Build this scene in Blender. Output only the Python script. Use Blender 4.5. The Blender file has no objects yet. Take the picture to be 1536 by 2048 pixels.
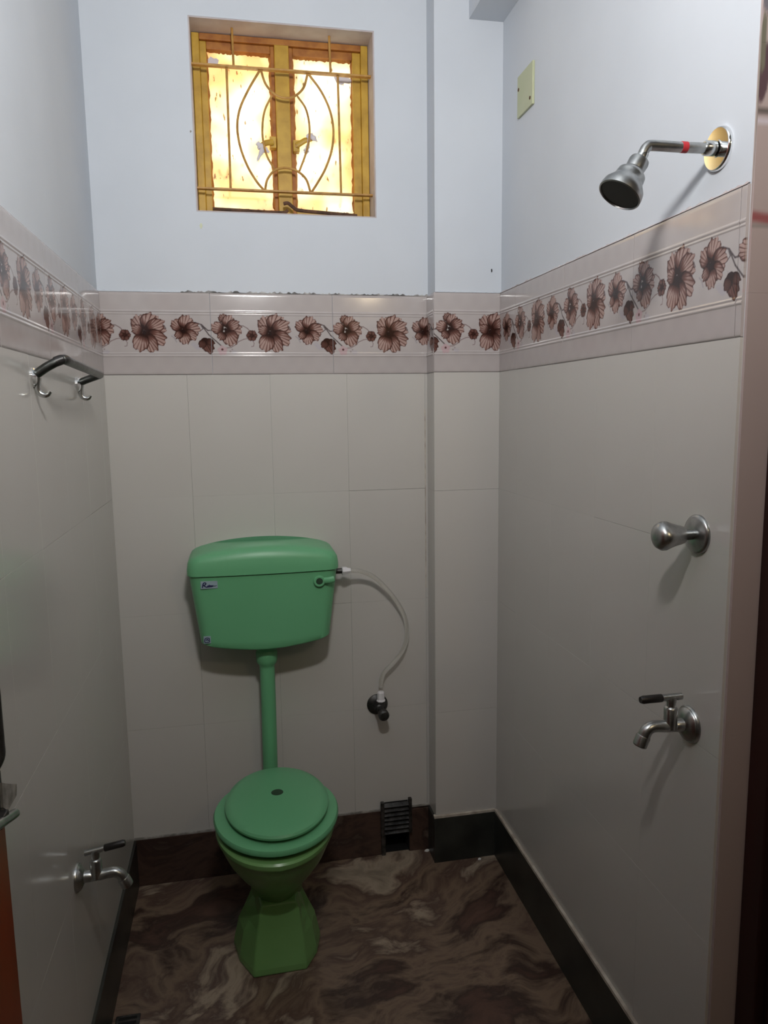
import bpy, bmesh, math, random
import numpy as np
from mathutils import Vector, Matrix
random.seed(7); rng = np.random.default_rng(7)
scn = bpy.context.scene
COL = scn.collection
PI = math.pi

# ------------------------------------------------------------------ camera, world, exposure
def make_camera():
    yaw, pitch, roll = 0.19527, -0.13903, -0.01376
    fw = Vector((math.sin(yaw)*math.cos(pitch), math.cos(yaw)*math.cos(pitch), math.sin(pitch)))
    r = Vector((math.cos(yaw), -math.sin(yaw), 0)); u = r.cross(fw)
    r2 = r*math.cos(roll) + u*math.sin(roll); u2 = u*math.cos(roll) - r*math.sin(roll)
    cd = bpy.data.cameras.new('camera'); c = bpy.data.objects.new('camera', cd); COL.objects.link(c)
    m = Matrix(((r2.x, u2.x, -fw.x, 0.38596), (r2.y, u2.y, -fw.y, -2.38104), (r2.z, u2.z, -fw.z, 1.55338), (0, 0, 0, 1)))
    c.matrix_world = m
    cd.sensor_fit = 'VERTICAL'; cd.sensor_height = 24; cd.sensor_width = 18
    cd.lens = 1479.5/2048*24; cd.clip_start = 0.02
    scn.camera = c
make_camera()
world = bpy.data.worlds.new('world'); scn.world = world; world.use_nodes = True
bg = world.node_tree.nodes['Background']
bg.inputs['Color'].default_value = (1.0, 0.97, 0.92, 1)      # hazy daylight outside the window
bg.inputs['Strength'].default_value = 2.9
vs = scn.view_settings
vs.view_transform = 'Standard'; vs.look = 'None'; vs.gamma = 1.0; vs.use_curve_mapping = False
vs.exposure = 0.0
LAMP_POS = (0.50, -1.93, 2.36); LAMP_TILT = math.radians(16); LAMP_R = .10; LAMP_L = 226.0; FILL_L = 38.0

# ------------------------------------------------------------------ materials
MAT = {}
def srgb(r, g, b):
    f = lambda c: (c/255/12.92) if c/255 <= .04045 else ((c/255+.055)/1.055)**2.4
    return (f(r), f(g), f(b))
def mat(name, col=(.5, .5, .5), rough=.5, metal=0.0, spec=.5, coat=0.0, **kw):
    m = bpy.data.materials.new(name); m.use_nodes = True
    b = m.node_tree.nodes['Principled BSDF']
    b.inputs['Base Color'].default_value = (*col, 1); b.inputs['Roughness'].default_value = rough
    b.inputs['Metallic'].default_value = metal; b.inputs['Specular IOR Level'].default_value = spec
    b.inputs['Coat Weight'].default_value = coat
    for k, v in kw.items(): b.inputs[k.replace('_', ' ')].default_value = v
    MAT[name] = m; return m
def N(m, t): return m.node_tree.nodes.new(t)
def LK(m, a, b): m.node_tree.links.new(a, b)
def noise_col(m, c1, c2, scale, detail=4, lo=.35, hi=.65, stretch=(1, 1, 1), bump=0.0, bscale=None):
    tc = N(m, 'ShaderNodeTexCoord'); mp = N(m, 'ShaderNodeMapping'); mp.inputs['Scale'].default_value = stretch
    no = N(m, 'ShaderNodeTexNoise'); no.inputs['Scale'].default_value = scale; no.inputs['Detail'].default_value = detail
    cr = N(m, 'ShaderNodeValToRGB'); e = cr.color_ramp.elements
    e[0].position = lo; e[0].color = (*c1, 1); e[1].position = hi; e[1].color = (*c2, 1)
    b = m.node_tree.nodes['Principled BSDF']
    LK(m, tc.outputs['Object'], mp.inputs['Vector']); LK(m, mp.outputs['Vector'], no.inputs['Vector'])
    LK(m, no.outputs['Fac'], cr.inputs['Fac']); LK(m, cr.outputs['Color'], b.inputs['Base Color'])
    if bump:
        bn = N(m, 'ShaderNodeBump'); bn.inputs['Strength'].default_value = bump; bn.inputs['Distance'].default_value = .004
        n2 = N(m, 'ShaderNodeTexNoise'); n2.inputs['Scale'].default_value = bscale or scale; n2.inputs['Detail'].default_value = 5
        LK(m, mp.outputs['Vector'], n2.inputs['Vector'])
        LK(m, n2.outputs['Fac'], bn.inputs['Height']); LK(m, bn.outputs['Normal'], b.inputs['Normal'])
    return m

noise_col(mat('paint', rough=.75, spec=.25), (.555, .588, .632), (.585, .618, .662), 3.0, bump=.12, bscale=9)
noise_col(mat('hall_paint', rough=.8, spec=.2), (.16, .15, .14), (.19, .18, .17), 2.0)
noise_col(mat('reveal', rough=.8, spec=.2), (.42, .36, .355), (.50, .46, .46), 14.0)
noise_col(mat('tile', rough=.16, spec=.5), (.500, .478, .446), (.522, .502, .472), 1.6)
noise_col(mat('jamb_tile', rough=.3), (.33, .28, .27), (.36, .31, .30), 4.0)
mat('grout', (.46, .42, .36), .9); noise_col(MAT['grout'], (.34, .29, .24), (.55, .50, .42), 30)
noise_col(mat('dirt_seam', rough=.95), (.10, .095, .09), (.45, .43, .41), 26, lo=.42, hi=.62)
noise_col(mat('cement', rough=.95), (.16, .15, .135), (.34, .32, .29), 40)
m = mat('border', rough=.11, spec=.5)
at = N(m, 'ShaderNodeAttribute'); at.attribute_name = 'print'
LK(m, at.outputs['Color'], m.node_tree.nodes['Principled BSDF'].inputs['Base Color'])
m = mat('jamb_print', rough=.3)
at = N(m, 'ShaderNodeAttribute'); at.attribute_name = 'print'
LK(m, at.outputs['Color'], m.node_tree.nodes['Principled BSDF'].inputs['Base Color'])

def marble(name, stops, scale, stretch, rough, rot=0.5):
    m = mat(name, rough=rough, spec=.4); b = m.node_tree.nodes['Principled BSDF']
    tc = N(m, 'ShaderNodeTexCoord'); mp = N(m, 'ShaderNodeMapping'); mp.inputs['Rotation'].default_value = (0, 0, rot)
    n1 = N(m, 'ShaderNodeTexNoise'); n1.inputs['Scale'].default_value = 1.7; n1.inputs['Detail'].default_value = 3
    ad = N(m, 'ShaderNodeVectorMath'); ad.operation = 'MULTIPLY_ADD'
    ad.inputs[1].default_value = (.75, .75, .75)
    mp2 = N(m, 'ShaderNodeMapping'); mp2.inputs['Scale'].default_value = stretch
    n2 = N(m, 'ShaderNodeTexNoise'); n2.inputs['Scale'].default_value = scale; n2.inputs['Detail'].default_value = 9
    n2.inputs['Roughness'].default_value = .62
    cr = N(m, 'ShaderNodeValToRGB'); el = cr.color_ramp.elements
    while len(el) < len(stops): el.new(.5)
    for e, (p, c) in zip(el, stops): e.position = p; e.color = (*c, 1)
    LK(m, tc.outputs['Object'], mp.inputs['Vector']); LK(m, mp.outputs['Vector'], n1.inputs['Vector'])
    LK(m, n1.outputs['Color'], ad.inputs[0]); LK(m, mp.outputs['Vector'], ad.inputs[2])
    LK(m, ad.outputs['Vector'], mp2.inputs['Vector']); LK(m, mp2.outputs['Vector'], n2.inputs['Vector'])
    LK(m, n2.outputs['Fac'], cr.inputs['Fac']); LK(m, cr.outputs['Color'], b.inputs['Base Color'])
    return m
marble('floor_marble', [(.28, (.018, .012, .010)), (.38, (.11, .058, .042)), (.45, (.040, .022, .017)), (.51, (.19, .13, .09)),
                        (.57, (.085, .05, .038)), (.63, (.34, .27, .20)), (.72, (.14, .115, .085))], 1.9, (.85, 2.2, 1), .36, -.35)
marble('skirt_marble', [(.3, (.02, .012, .01)), (.45, (.07, .04, .03)), (.55, (.035, .02, .016)), (.68, (.12, .09, .07))], 4, (1.4, 1, 2), .4)
noise_col(mat('skirt_dark', rough=.35, spec=.4), (.016, .017, .015), (.035, .036, .031), 9)
noise_col(mat('green_plastic', rough=.38, spec=.45), (.125, .375, .185), (.135, .395, .20), 3)
noise_col(mat('green_ceramic', rough=.28, spec=.45), (.135, .29, .095), (.155, .32, .11), 5)
mat('green_dark', (.02, .05, .025), .6)
mat('chrome', (.62, .64, .63), .20, 1.0); mat('chrome_bright', (.85, .86, .86), .09, 1.0)
noise_col(mat('chrome_dull', rough=.30, metal=1.0), (.34, .35, .35), (.46, .47, .46), 60)
noise_col(mat('steel_dark', rough=.45, metal=.85), (.04, .04, .04), (.11, .105, .10), 40)
noise_col(mat('rail_steel', rough=.38, metal=1.0), (.08, .085, .08), (.14, .15, .145), 50)
mat('black_plastic', (.012, .010, .010), .4); mat('hole_shade', (.004, .004, .004), .9)  # the second is near-black standing in for shade inside openings
mat('red_tape', (.42, .02, .03), .5)
mat('white_plastic', (.72, .70, .72), .35)
mat('sticker', (.26, .34, .38), .4); mat('ink', (.012, .014, .07), .5)
m = mat('hose', (.85, .84, .80), .12); m.node_tree.nodes['Principled BSDF'].inputs['Transmission Weight'].default_value = .82
m.node_tree.nodes['Principled BSDF'].inputs['IOR'].default_value = 1.25
noise_col(mat('plate_green', rough=.4), (.42, .45, .27), (.46, .48, .31), 6)
mat('ochre', rough=.5); noise_col(MAT['ochre'], (.39, .225, .018), (.53, .325, .036), 22)
mat('ochre_dark', rough=.6); noise_col(MAT['ochre_dark'], (.26, .085, .012), (.40, .16, .025), 30)
mat('grille_gold', rough=.5); noise_col(MAT['grille_gold'], (.34, .17, .035), (.50, .28, .07), 45)
mat('rust', rough=.8); noise_col(MAT['rust'], (.05, .025, .015), (.13, .06, .03), 50)
mat('rag', (.62, .58, .60), .8)
mat('door_red', rough=.35); noise_col(MAT['door_red'], (.18, .022, .006), (.27, .040, .011), 12, stretch=(1, 1, .12))
mat('frame_red_shaded', rough=.45); noise_col(MAT['frame_red_shaded'], (.016, .002, .0015), (.03, .004, .003), 12, stretch=(1, 1, .12))  # dark wood, taken darker still to carry the shadow gap beside the jamb
mat('paper', (.7, .69, .66), .8)
# amber sheet glass: translucent, with darker flecks, scratches and a few grey patches of filler
def amber():
    m = bpy.data.materials.new('amber_glass'); m.use_nodes = True; nt = m.node_tree; nt.nodes.clear()
    out = N(m, 'ShaderNodeOutputMaterial'); tr = N(m, 'ShaderNodeBsdfTranslucent'); gl = N(m, 'ShaderNodeBsdfGlossy')
    gl.inputs['Roughness'].default_value = .25; mx = N(m, 'ShaderNodeMixShader'); mx.inputs[0].default_value = .06
    tc = N(m, 'ShaderNodeTexCoord'); n1 = N(m, 'ShaderNodeTexNoise'); n1.inputs['Scale'].default_value = 6.0; n1.inputs['Detail'].default_value = 2
    cr = N(m, 'ShaderNodeValToRGB'); el = cr.color_ramp.elements; el.new(.5)
    for e, (p, c) in zip(el, [(.36, (.90, .66, .40)), (.47, (.97, .87, .60)), (.58, (.985, .95, .80))]): e.position = p; e.color = (*c, 1)
    mp = N(m, 'ShaderNodeMapping'); mp.inputs['Scale'].default_value = (1, 1, .35); mp.inputs['Rotation'].default_value = (0, .15, 0)
    n2 = N(m, 'ShaderNodeTexNoise'); n2.inputs['Scale'].default_value = 85; n2.inputs['Detail'].default_value = 3
    c2 = N(m, 'ShaderNodeValToRGB'); c2.color_ramp.elements[0].position = .315; c2.color_ramp.elements[0].color = (.32, .24, .16, 1)
    c2.color_ramp.elements[1].position = .355; c2.color_ramp.elements[1].color = (1, 1, 1, 1)
    mul = N(m, 'ShaderNodeMix'); mul.data_type = 'RGBA'; mul.blend_type = 'MULTIPLY'; mul.inputs['Factor'].default_value = 1
    LK(m, tc.outputs['Object'], n1.inputs['Vector']); LK(m, n1.outputs['Fac'], cr.inputs['Fac'])
    LK(m, tc.outputs['Object'], mp.inputs['Vector']); LK(m, mp.outputs['Vector'], n2.inputs['Vector']); LK(m, n2.outputs['Fac'], c2.inputs['Fac'])
    LK(m, cr.outputs['Color'], mul.inputs['A']); LK(m, c2.outputs['Color'], mul.inputs['B'])
    LK(m, mul.outputs['Result'], tr.inputs['Color'])
    LK(m, tr.outputs[0], mx.inputs[1]); LK(m, gl.outputs[0], mx.inputs[2]); LK(m, mx.outputs[0], out.inputs['Surface'])
    MAT['amber_glass'] = m
amber()
m = mat('fill_glow', (.9, .9, .9), .5)
b = m.node_tree.nodes['Principled BSDF']; b.inputs['Emission Color'].default_value = (1.0, .80, .52, 1); b.inputs['Emission Strength'].default_value = FILL_L
m = mat('bulb_glow', (.9, .9, .9), .5)
b = m.node_tree.nodes['Principled BSDF']; b.inputs['Emission Color'].default_value = (1.0, .985, .965, 1); b.inputs['Emission Strength'].default_value = LAMP_L

# ------------------------------------------------------------------ mesh helpers
class MB:
    def __init__(s, o=(0, 0, 0)): s.v = []; s.f = []; s.o = Vector(o); s.sm = []
    def add(s, vs, fs, smooth=False):
        n = len(s.v); s.v += [tuple(Vector(v) - s.o) for v in vs]; s.f += [tuple(i+n for i in f) for f in fs]; s.sm += [smooth]*len(fs); return s
    def box(s, x0, x1, y0, y1, z0, z1):
        vs = [(x, y, z) for z in (z0, z1) for y in (y0, y1) for x in (x0, x1)]
        return s.add(vs, [(0, 2, 3, 1), (4, 5, 7, 6), (0, 1, 5, 4), (2, 6, 7, 3), (0, 4, 6, 2), (1, 3, 7, 5)])
    def lathe(s, o, axis, prof, n=32, smooth=True, ry=1.0):
        a = Vector(axis).normalized(); t = Vector((0, 0, 1)) if abs(a.z) < .9 else Vector((0, 1, 0))
        e1 = a.cross(t).normalized(); e2 = a.cross(e1); o = Vector(o); vs = []; fs = []
        for r, h in prof:
            for i in range(n):
                w = 2*PI*i/n; vs.append(o + a*h + e1*(r*math.cos(w)) + e2*(r*math.sin(w)*ry))
        k = len(prof)
        for j in range(k-1):
            for i in range(n):
                fs.append((j*n+i, j*n+(i+1) % n, (j+1)*n+(i+1) % n, (j+1)*n+i))
        fs.append(tuple(range(n))[::-1]); fs.append(tuple((k-1)*n+i for i in range(n)))
        return s.add(vs, fs, smooth)
    def tube(s, pts, rad, n=12, caps=True, smooth=True, flat=1.0, up=None):
        pts = [Vector(p) for p in pts]; k = len(pts)
        rad = rad if isinstance(rad, (list, tuple)) else [rad]*k
        vs = []; fs = []; e1 = None
        for j in range(k):
            d = (pts[min(j+1, k-1)] - pts[max(j-1, 0)]).normalized()
            if e1 is None:
                t = Vector(up) if up else (Vector((0, 0, 1)) if abs(d.z) < .9 else Vector((1, 0, 0)))
                e1 = (t - d*t.dot(d)).normalized()
            else: e1 = (e1 - d*e1.dot(d)).normalized()
            e2 = d.cross(e1)
            for i in range(n):
                w = 2*PI*i/n; vs.append(pts[j] + e1*(rad[j]*math.cos(w)) + e2*(rad[j]*math.sin(w)*flat))
        for j in range(k-1):
            for i in range(n): fs.append((j*n+i, j*n+(i+1) % n, (j+1)*n+(i+1) % n, (j+1)*n+i))
        if caps: fs.append(tuple(range(n))[::-1]); fs.append(tuple((k-1)*n+i for i in range(n)))
        return s.add(vs, fs, smooth)
    def loft(s, rings, caps=True, smooth=True):
        n = len(rings[0]); vs = [v for r in rings for v in r]; fs = []
        for j in range(len(rings)-1):
            for i in range(n): fs.append((j*n+i, j*n+(i+1) % n, (j+1)*n+(i+1) % n, (j+1)*n+i))
        if caps: fs.append(tuple(range(n))[::-1]); fs.append(tuple((len(rings)-1)*n+i for i in range(n)))
        return s.add(vs, fs, smooth)
    def build(s, name, m, parent=None, bevel=0.0, seg=2, label=None, autosm=True):
        me = bpy.data.meshes.new(name); me.from_pydata(s.v, [], s.f); me.update()
        bm = bmesh.new(); bm.from_mesh(me); bmesh.ops.recalc_face_normals(bm, faces=bm.faces); bm.to_mesh(me); bm.free()
        if any(s.sm):
            me.polygons.foreach_set('use_smooth', s.sm)
            if autosm: me.set_sharp_from_angle(angle=math.radians(42))
        me.materials.append(MAT[m])
        o = bpy.data.objects.new(name, me); COL.objects.link(o)
        if parent: o.parent = parent
        if tuple(s.o) != (0, 0, 0) and not parent: o.location = s.o
        if bevel:
            bv = o.modifiers.new('bevel', 'BEVEL'); bv.width = bevel; bv.segments = seg; bv.limit_method = 'ANGLE'
        if label: o['label'] = label
        return o
def smoothpath(pts, per=8):
    pts = [Vector(p) for p in pts]; P = [pts[0]*2-pts[1]] + pts + [pts[-1]*2-pts[-2]]; out = []
    for i in range(1, len(P)-2):
        a, b, c, d = P[i-1:i+3]
        for k in range(per):
            t = k/per
            out.append(.5*((2*b) + (c-a)*t + (2*a-5*b+4*c-d)*t*t + (3*b-a-3*c+d)*t**3))
    out.append(pts[-1]); return out
def empty(name, loc, label, cat, group=None):
    o = bpy.data.objects.new(name, None); COL.objects.link(o); o.location = loc; o.empty_display_size = .05
    o['label'] = label; o['category'] = cat
    if group: o['group'] = group
    return o
def tag(o, label, cat, group=None, kind=None):
    o['label'] = label; o['category'] = cat
    if group: o['group'] = group
    if kind: o['kind'] = kind
    return o
def struct(o, label=None):
    o['kind'] = 'structure'
    if label: o['label'] = label
    return o

# ------------------------------------------------------------------ dimensions
W = 1.2272; PX = 1.0108; PD = 0.0875; S = 0.1639; TH = 0.2453; RH = 0.375
ZB = S + 4*RH; ZT = ZB + TH; CEIL = 2.92; TT = 0.006; YE = -1.255; HX = 1.95; HY = -3.1
WX0, WX1, WZ0, WZ1 = 0.2975, 0.8460, 2.1450, 2.6880        # window opening
LINTEL_Y = -2.0
NX0, NX1, NZ1 = 0.843, 0.930, 0.092                        # drain niche

# ------------------------------------------------------------------ setting
struct(MB().box(-.12, HX+.1, HY-.1, .25, -.1, 0).build('floor', 'floor_marble'), 'dark brown swirled marble floor')
struct(MB().box(-.12, HX+.1, HY-.1, .25, CEIL, CEIL+.1).build('ceiling', 'paint'))
wb = MB()
xs = [-.1, WX0, NX0, WX1, NX1, W+.13]; zs = [0, NZ1, WZ0, WZ1, CEIL]
for i in range(len(xs)-1):
    for j in range(len(zs)-1):
        x0, x1, z0, z1 = xs[i], xs[i+1], zs[j], zs[j+1]
        if x0 >= WX0 and x1 <= WX1 and z0 >= WZ0 and z1 <= WZ1: continue
        if x0 >= NX0 and x1 <= NX1 and z1 <= NZ1: continue
        wb.box(x0, x1, 0, .2, z0, z1)
wall_back = struct(wb.build('wall_back', 'paint'), 'white painted back wall with cream tiles below')
MB().box(NX0-.01, NX1+.01, .2, .22, 0, NZ1+.01).build('niche_back', 'hole_shade', wall_back)
MB().box(NX0, NX0+.002, -.013, .2, .002, NZ1).box(NX1-.002, NX1, -.013, .2, .002, NZ1).box(NX0, NX1, -.013, .2, NZ1-.002, NZ1).box(NX0, NX1, -.004, .2, .0003, .002).build('niche_shade', 'hole_shade', wall_back)  # black sheets paint the darkness inside the niche
# thin pinkish plaster lining of the window reveal
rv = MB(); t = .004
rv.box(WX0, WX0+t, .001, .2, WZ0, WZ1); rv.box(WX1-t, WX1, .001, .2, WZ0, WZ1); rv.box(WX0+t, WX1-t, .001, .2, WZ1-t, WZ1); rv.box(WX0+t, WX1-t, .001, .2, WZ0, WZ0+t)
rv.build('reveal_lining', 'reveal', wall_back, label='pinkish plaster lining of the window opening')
wall_left = struct(MB().box(-.1, 0, HY, 0, 0, CEIL).build('wall_left', 'paint'), 'left wall, white paint above cream tiles')
wall_right = struct(MB().box(W, W+.13, YE, 0, 0, CEIL).build('wall_right', 'paint'), 'right wall, white paint above cream tiles')
wall_pillar = struct(MB().box(PX, W, -PD, 0, 0, CEIL).build('wall_pillar', 'paint'), 'shallow boxed pillar in the right rear corner')
struct(MB().box(1.119, W, YE, -PD, 2.702, CEIL).build('trim_1', 'paint'), 'white painted beam along the top of the right wall')
# lobby outside the frame
struct(MB().box(W+.13, HX, YE, YE+.1, 0, CEIL).build('wall_lobby_side', 'hall_paint'))
struct(MB().box(HX, HX+.1, HY, YE+.1, 0, CEIL).build('wall_lobby_right', 'hall_paint'))
struct(MB().box(-.1, HX+.1, HY-.1, HY, 0, CEIL).build('wall_front', 'hall_paint'))

struct(MB().box(0, HX, LINTEL_Y-.13, LINTEL_Y, 2.29, CEIL).build('wall_lintel', 'hall_paint'))
# skirting
bb = MB(); bb.box(0, NX0, -.014, 0, 0, S); bb.box(NX1, PX, -.014, 0, 0, S-.006); bb.box(NX0, NX1, -.014, 0, NZ1, S)
baseboard_back = struct(bb.build('baseboard_back', 'skirt_marble', bevel=.002), 'brown marble skirting of the back wall')
MB().box(.002, PX, -.0125, -.0, S, S+.005).build('grout_line', 'cement', baseboard_back)
bp = struct(MB().box(PX-.013, W, -PD-.014, -PD, 0, S).box(PX-.013, PX, -PD, -.015, 0, S).build('baseboard_pillar', 'skirt_dark', bevel=.002), 'black stone skirting of the corner pillar')
MB().box(PX-.013, W-.012, -PD-.0145, -PD, S, S+.008).build('grout_line', 'grout', bp)
br = struct(MB().box(W-.014, W, YE, -PD-.014, 0, S).build('baseboard_right', 'skirt_dark', bevel=.002), 'black stone skirting of the right wall')
MB().box(W-.0145, W, YE, -PD-.014, S, S+.009).build('grout_line', 'grout', br)
struct(MB().box(0, .014, -1.6, -.014, 0, S).build('baseboard_left', 'skirt_dark', bevel=.002), 'black stone skirting of the left wall')

# ------------------------------------------------------------------ plain wall tiles, one object each
_tile_cache = {}
def tile_mesh(w, h):
    key = (round(w, 4), round(h, 4))
    if key in _tile_cache: return _tile_cache[key]
    g = .00018; c = .00025; vs = []; fs = []
    for (ins, d) in ((g, 0), (g, TT-c), (g+c, TT)):
        vs += [(ins, -d, ins), (w-ins, -d, ins), (w-ins, -d, h-ins), (ins, -d, h-ins)]
    for k in (0, 4):
        for i in range(4): fs.append((k+i, k+(i+1) % 4, k+4+(i+1) % 4, k+4+i))
    fs.append((8, 9, 10, 11))
    me = bpy.data.meshes.new('wall_tile'); me.from_pydata(vs, [], fs); me.materials.append(MAT['tile']); me.update()
    _tile_cache[key] = me; return me
def put(me, name, parent, loc, rz):
    o = bpy.data.objects.new(name, me); COL.objects.link(o); o.parent = parent; o.location = loc; o.rotation_euler = (0, 0, rz); return o
def place_tiles(parent, edges, fn, rz):
    for a, b in zip(edges[:-1], edges[1:]):
        for r in range(4):
            put(tile_mesh(b-a, RH), 'wall_tile', parent, (*fn(a), S + r*RH + random.uniform(-.0004, .0004)), rz + random.uniform(-.0006, .0006))
place_tiles(wall_back, [.0, .246, .4975, .7405, .997, PX], lambda a: (a, 0), 0)
place_tiles(wall_pillar, [PX-TT, W-.001], lambda a: (a, -PD), 0)
place_tiles(wall_pillar, [.007, PD], lambda a: (PX, -a), -PI/2)               # the pillar's side facing left
place_tiles(wall_right, [.0935, .255, .505, .755, 1.005, -YE], lambda a: (W, -a), -PI/2)
place_tiles(wall_left, [-1.62, -1.35, -1.10, -.85, -.60, -.35, -.10, -.007], lambda a: (0, a), PI/2)

# ------------------------------------------------------------------ border tiles with printed flowers
BASE = np.array((.432, .392, .382))
def paint_print(U, V, T=375.0):
    """colour of the printed border at (U, V) millimetres; repeats every T"""
    C = np.empty(U.shape + (3,)); C[:] = BASE
    C *= (1 + .02*np.sin(U*.11)*np.cos(V*.07))[..., None]
    band = ((V > 60) & (V < 186)); C[band] = C[band]*.985 + .015
    def wrap(u0): return (U - u0 + T/2) % T - T/2
    def blend(mask, col):
        a = np.clip(mask, 0, 1)[..., None]; C[:] = C*(1-a) + np.asarray(col)*a
    dark = np.array(srgb(46, 25, 20)); mid = np.array(srgb(104, 70, 62)); lite = np.array(srgb(168, 142, 134))
    def stem(pts, w=1.6, col=(92, 86, 84), a=.9):
        for (x0, y0), (x1, y1) in zip(pts[:-1], pts[1:]):
            du = wrap(x0); dv = V - y0; ex, ey = x1-x0, y1-y0; L2 = ex*ex+ey*ey
            t = np.clip((du*ex+dv*ey)/L2, 0, 1); d = np.hypot(du-t*ex, dv-t*ey)
            blend(np.clip((w-d)/1.0+.3, 0, 1)*a, srgb(*col))
    def petal(c, tip, hw, tone=1.0, seed=0):
        du = wrap(c[0]); dv = V - c[1]; ex, ey = tip[0]-c[0], tip[1]-c[1]; L = math.hypot(ex, ey); ex /= L; ey /= L
        t = (du*ex+dv*ey)/L; s = (-du*ey+dv*ex)/L
        ang = np.arctan2(s, np.maximum(t, 1e-4))
        t2 = t/(1+.05*np.sin(ang*17+seed)+.03*np.sin(ang*31+seed*2))
        prof = hw*np.sqrt(np.clip(1-((t2-.55)/.46)**2, 0, 1))
        inside = np.where((t2 > 0) & (t2 < 1.01), prof - np.abs(s), -1)*L
        a = np.clip(inside/1.0+.5, 0, 1)
        f = np.clip((t2-.22)/.34, 0, 1)
        streak = np.clip((np.sin(ang*(13/max(hw, .3))+seed*3)-.15)/.85, 0, 1)*.55 + np.clip(np.sin(ang*61+seed), 0, 1)*.18
        f = f*(1-streak*np.clip((t2-.15)*2, 0, 1))*(1-.28*np.clip(s/np.maximum(prof, 1e-3), -1, 1))
        f = f*np.clip(.08+inside/6.0, 0, 1)*tone
        col = dark + (mid-dark)*np.clip(f*2, 0, 1)[..., None] + (lite-mid)*np.clip(f*2-1, 0, 1)[..., None]
        C[:] = C*(1-a[..., None]) + col*a[..., None]
    def dot(c, r, col, a=1.0, ex=1.0):
        d = np.hypot(wrap(c[0])/ex, V-c[1]); blend(np.clip((r-d)/1.5+.5, 0, 1)*a, srgb(*col))
    # pale grey leaves and tendrils
    for p in ((329, 85), (322, 92), (336, 80), (68, 68), (150, 150)): dot(p, 6, (168, 163, 170), .55, 1.5)
    stem([(258, 116), (266, 110), (272, 98)], 1.8, (150, 146, 148)); stem([(262, 120), (275, 112), (284, 106)], 1.5, (165, 160, 162))
    # stems
    stem([(312, 158), (330, 156), (348, 150), (358, 140), (366, 133), (386, 133)], 1.9, (70, 60, 62))
    stem([(346, 148), (352, 138), (343, 131), (336, 128)], 1.4, (84, 76, 80))
    stem([(350, 146), (368, 120), (388, 102), (405, 86)], 1.9, (66, 56, 56))
    stem([(40, 80), (58, 82), (72, 90), (82, 100), (98, 107), (116, 110)], 1.5, (128, 110, 108))
    stem([(84, 149), (98, 147), (110, 140), (121, 128)], 1.4, (108, 88, 86))
    stem([(123, 106), (129, 95), (127, 86), (121, 85)], 1.3, (128, 112, 110))
    stem([(222, 156), (230, 150), (238, 146), (242, 138), (236, 134)], 1.8, (96, 82, 82)); stem([(228, 150), (232, 140), (240, 132)], 1.4, (110, 96, 98))
    # leaf
    petal((346, 114), (376, 66), .30, .5, 3); petal((354, 108), (344, 80), .42, .35, 5); petal((356, 106), (384, 92), .34, .3, 6); stem([(352, 108), (362, 90), (370, 74)], 1.2, (40, 26, 20))
    # pink blossom
    for k in range(5): w = k*1.257+.4; dot((32+9*math.cos(w), 73+9*math.sin(w)), 6.5, (182, 156, 158), .9)
    dot((32, 76), 3.5, (92, 54, 56)); dot((56, 70), 3, (150, 140, 140)); dot((62, 76), 2.5, (150, 140, 140))
    # small flower
    for k in range(6): w = k*1.047; petal((123, 118), (123+17*math.cos(w), 118+17*math.sin(w)), .5, .55, k)
    dot((122, 118), 3.5, (58, 34, 30))
    # upper flower
    c = (44, 138)
    petal((46, 156), (30, 180), .5, .8, 1); petal(c, (92, 134), .50, 1.0, 4); petal(c, (60, 178), .46, 1.15, 2); petal((42, 134), (2, 146), .46, 1.05, 3)
    petal(c, (68, 90), .46, 1.0, 5); petal((42, 130), (24, 106), .5, .75, 6); petal(c, (84, 158), .38, .9, 7); dot((44, 136), 5, (38, 20, 18), 1.0)
    # big flower
    c = (178, 128)
    petal(c, (240, 134), .36, 1.0, 8); petal(c, (156, 174), .50, 1.05, 2); petal(c, (214, 176), .52, 1.25, 3); petal(c, (236, 158), .34, 1.05, 1)
    petal(c, (240, 98), .34, 1.0, 4); petal(c, (208, 70), .34, 1.0, 5); petal(c, (160, 72), .42, 1.15, 6); petal(c, (144, 138), .46, .85, 9)
    dot((179, 126), 7, (38, 20, 18), 1.0, .8)
    # mid flower
    c = (292, 132)
    petal(c, (262, 160), .46, 1.0, 1); petal(c, (308, 176), .50, 1.2, 2); petal(c, (342, 140), .44, 1.05, 3); petal(c, (332, 110), .36, 1.0, 4)
    petal(c, (300, 92), .46, 1.1, 5); petal(c, (270, 110), .40, .8, 6); dot((293, 131), 6, (38, 20, 18), 1.0)
    return C
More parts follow.
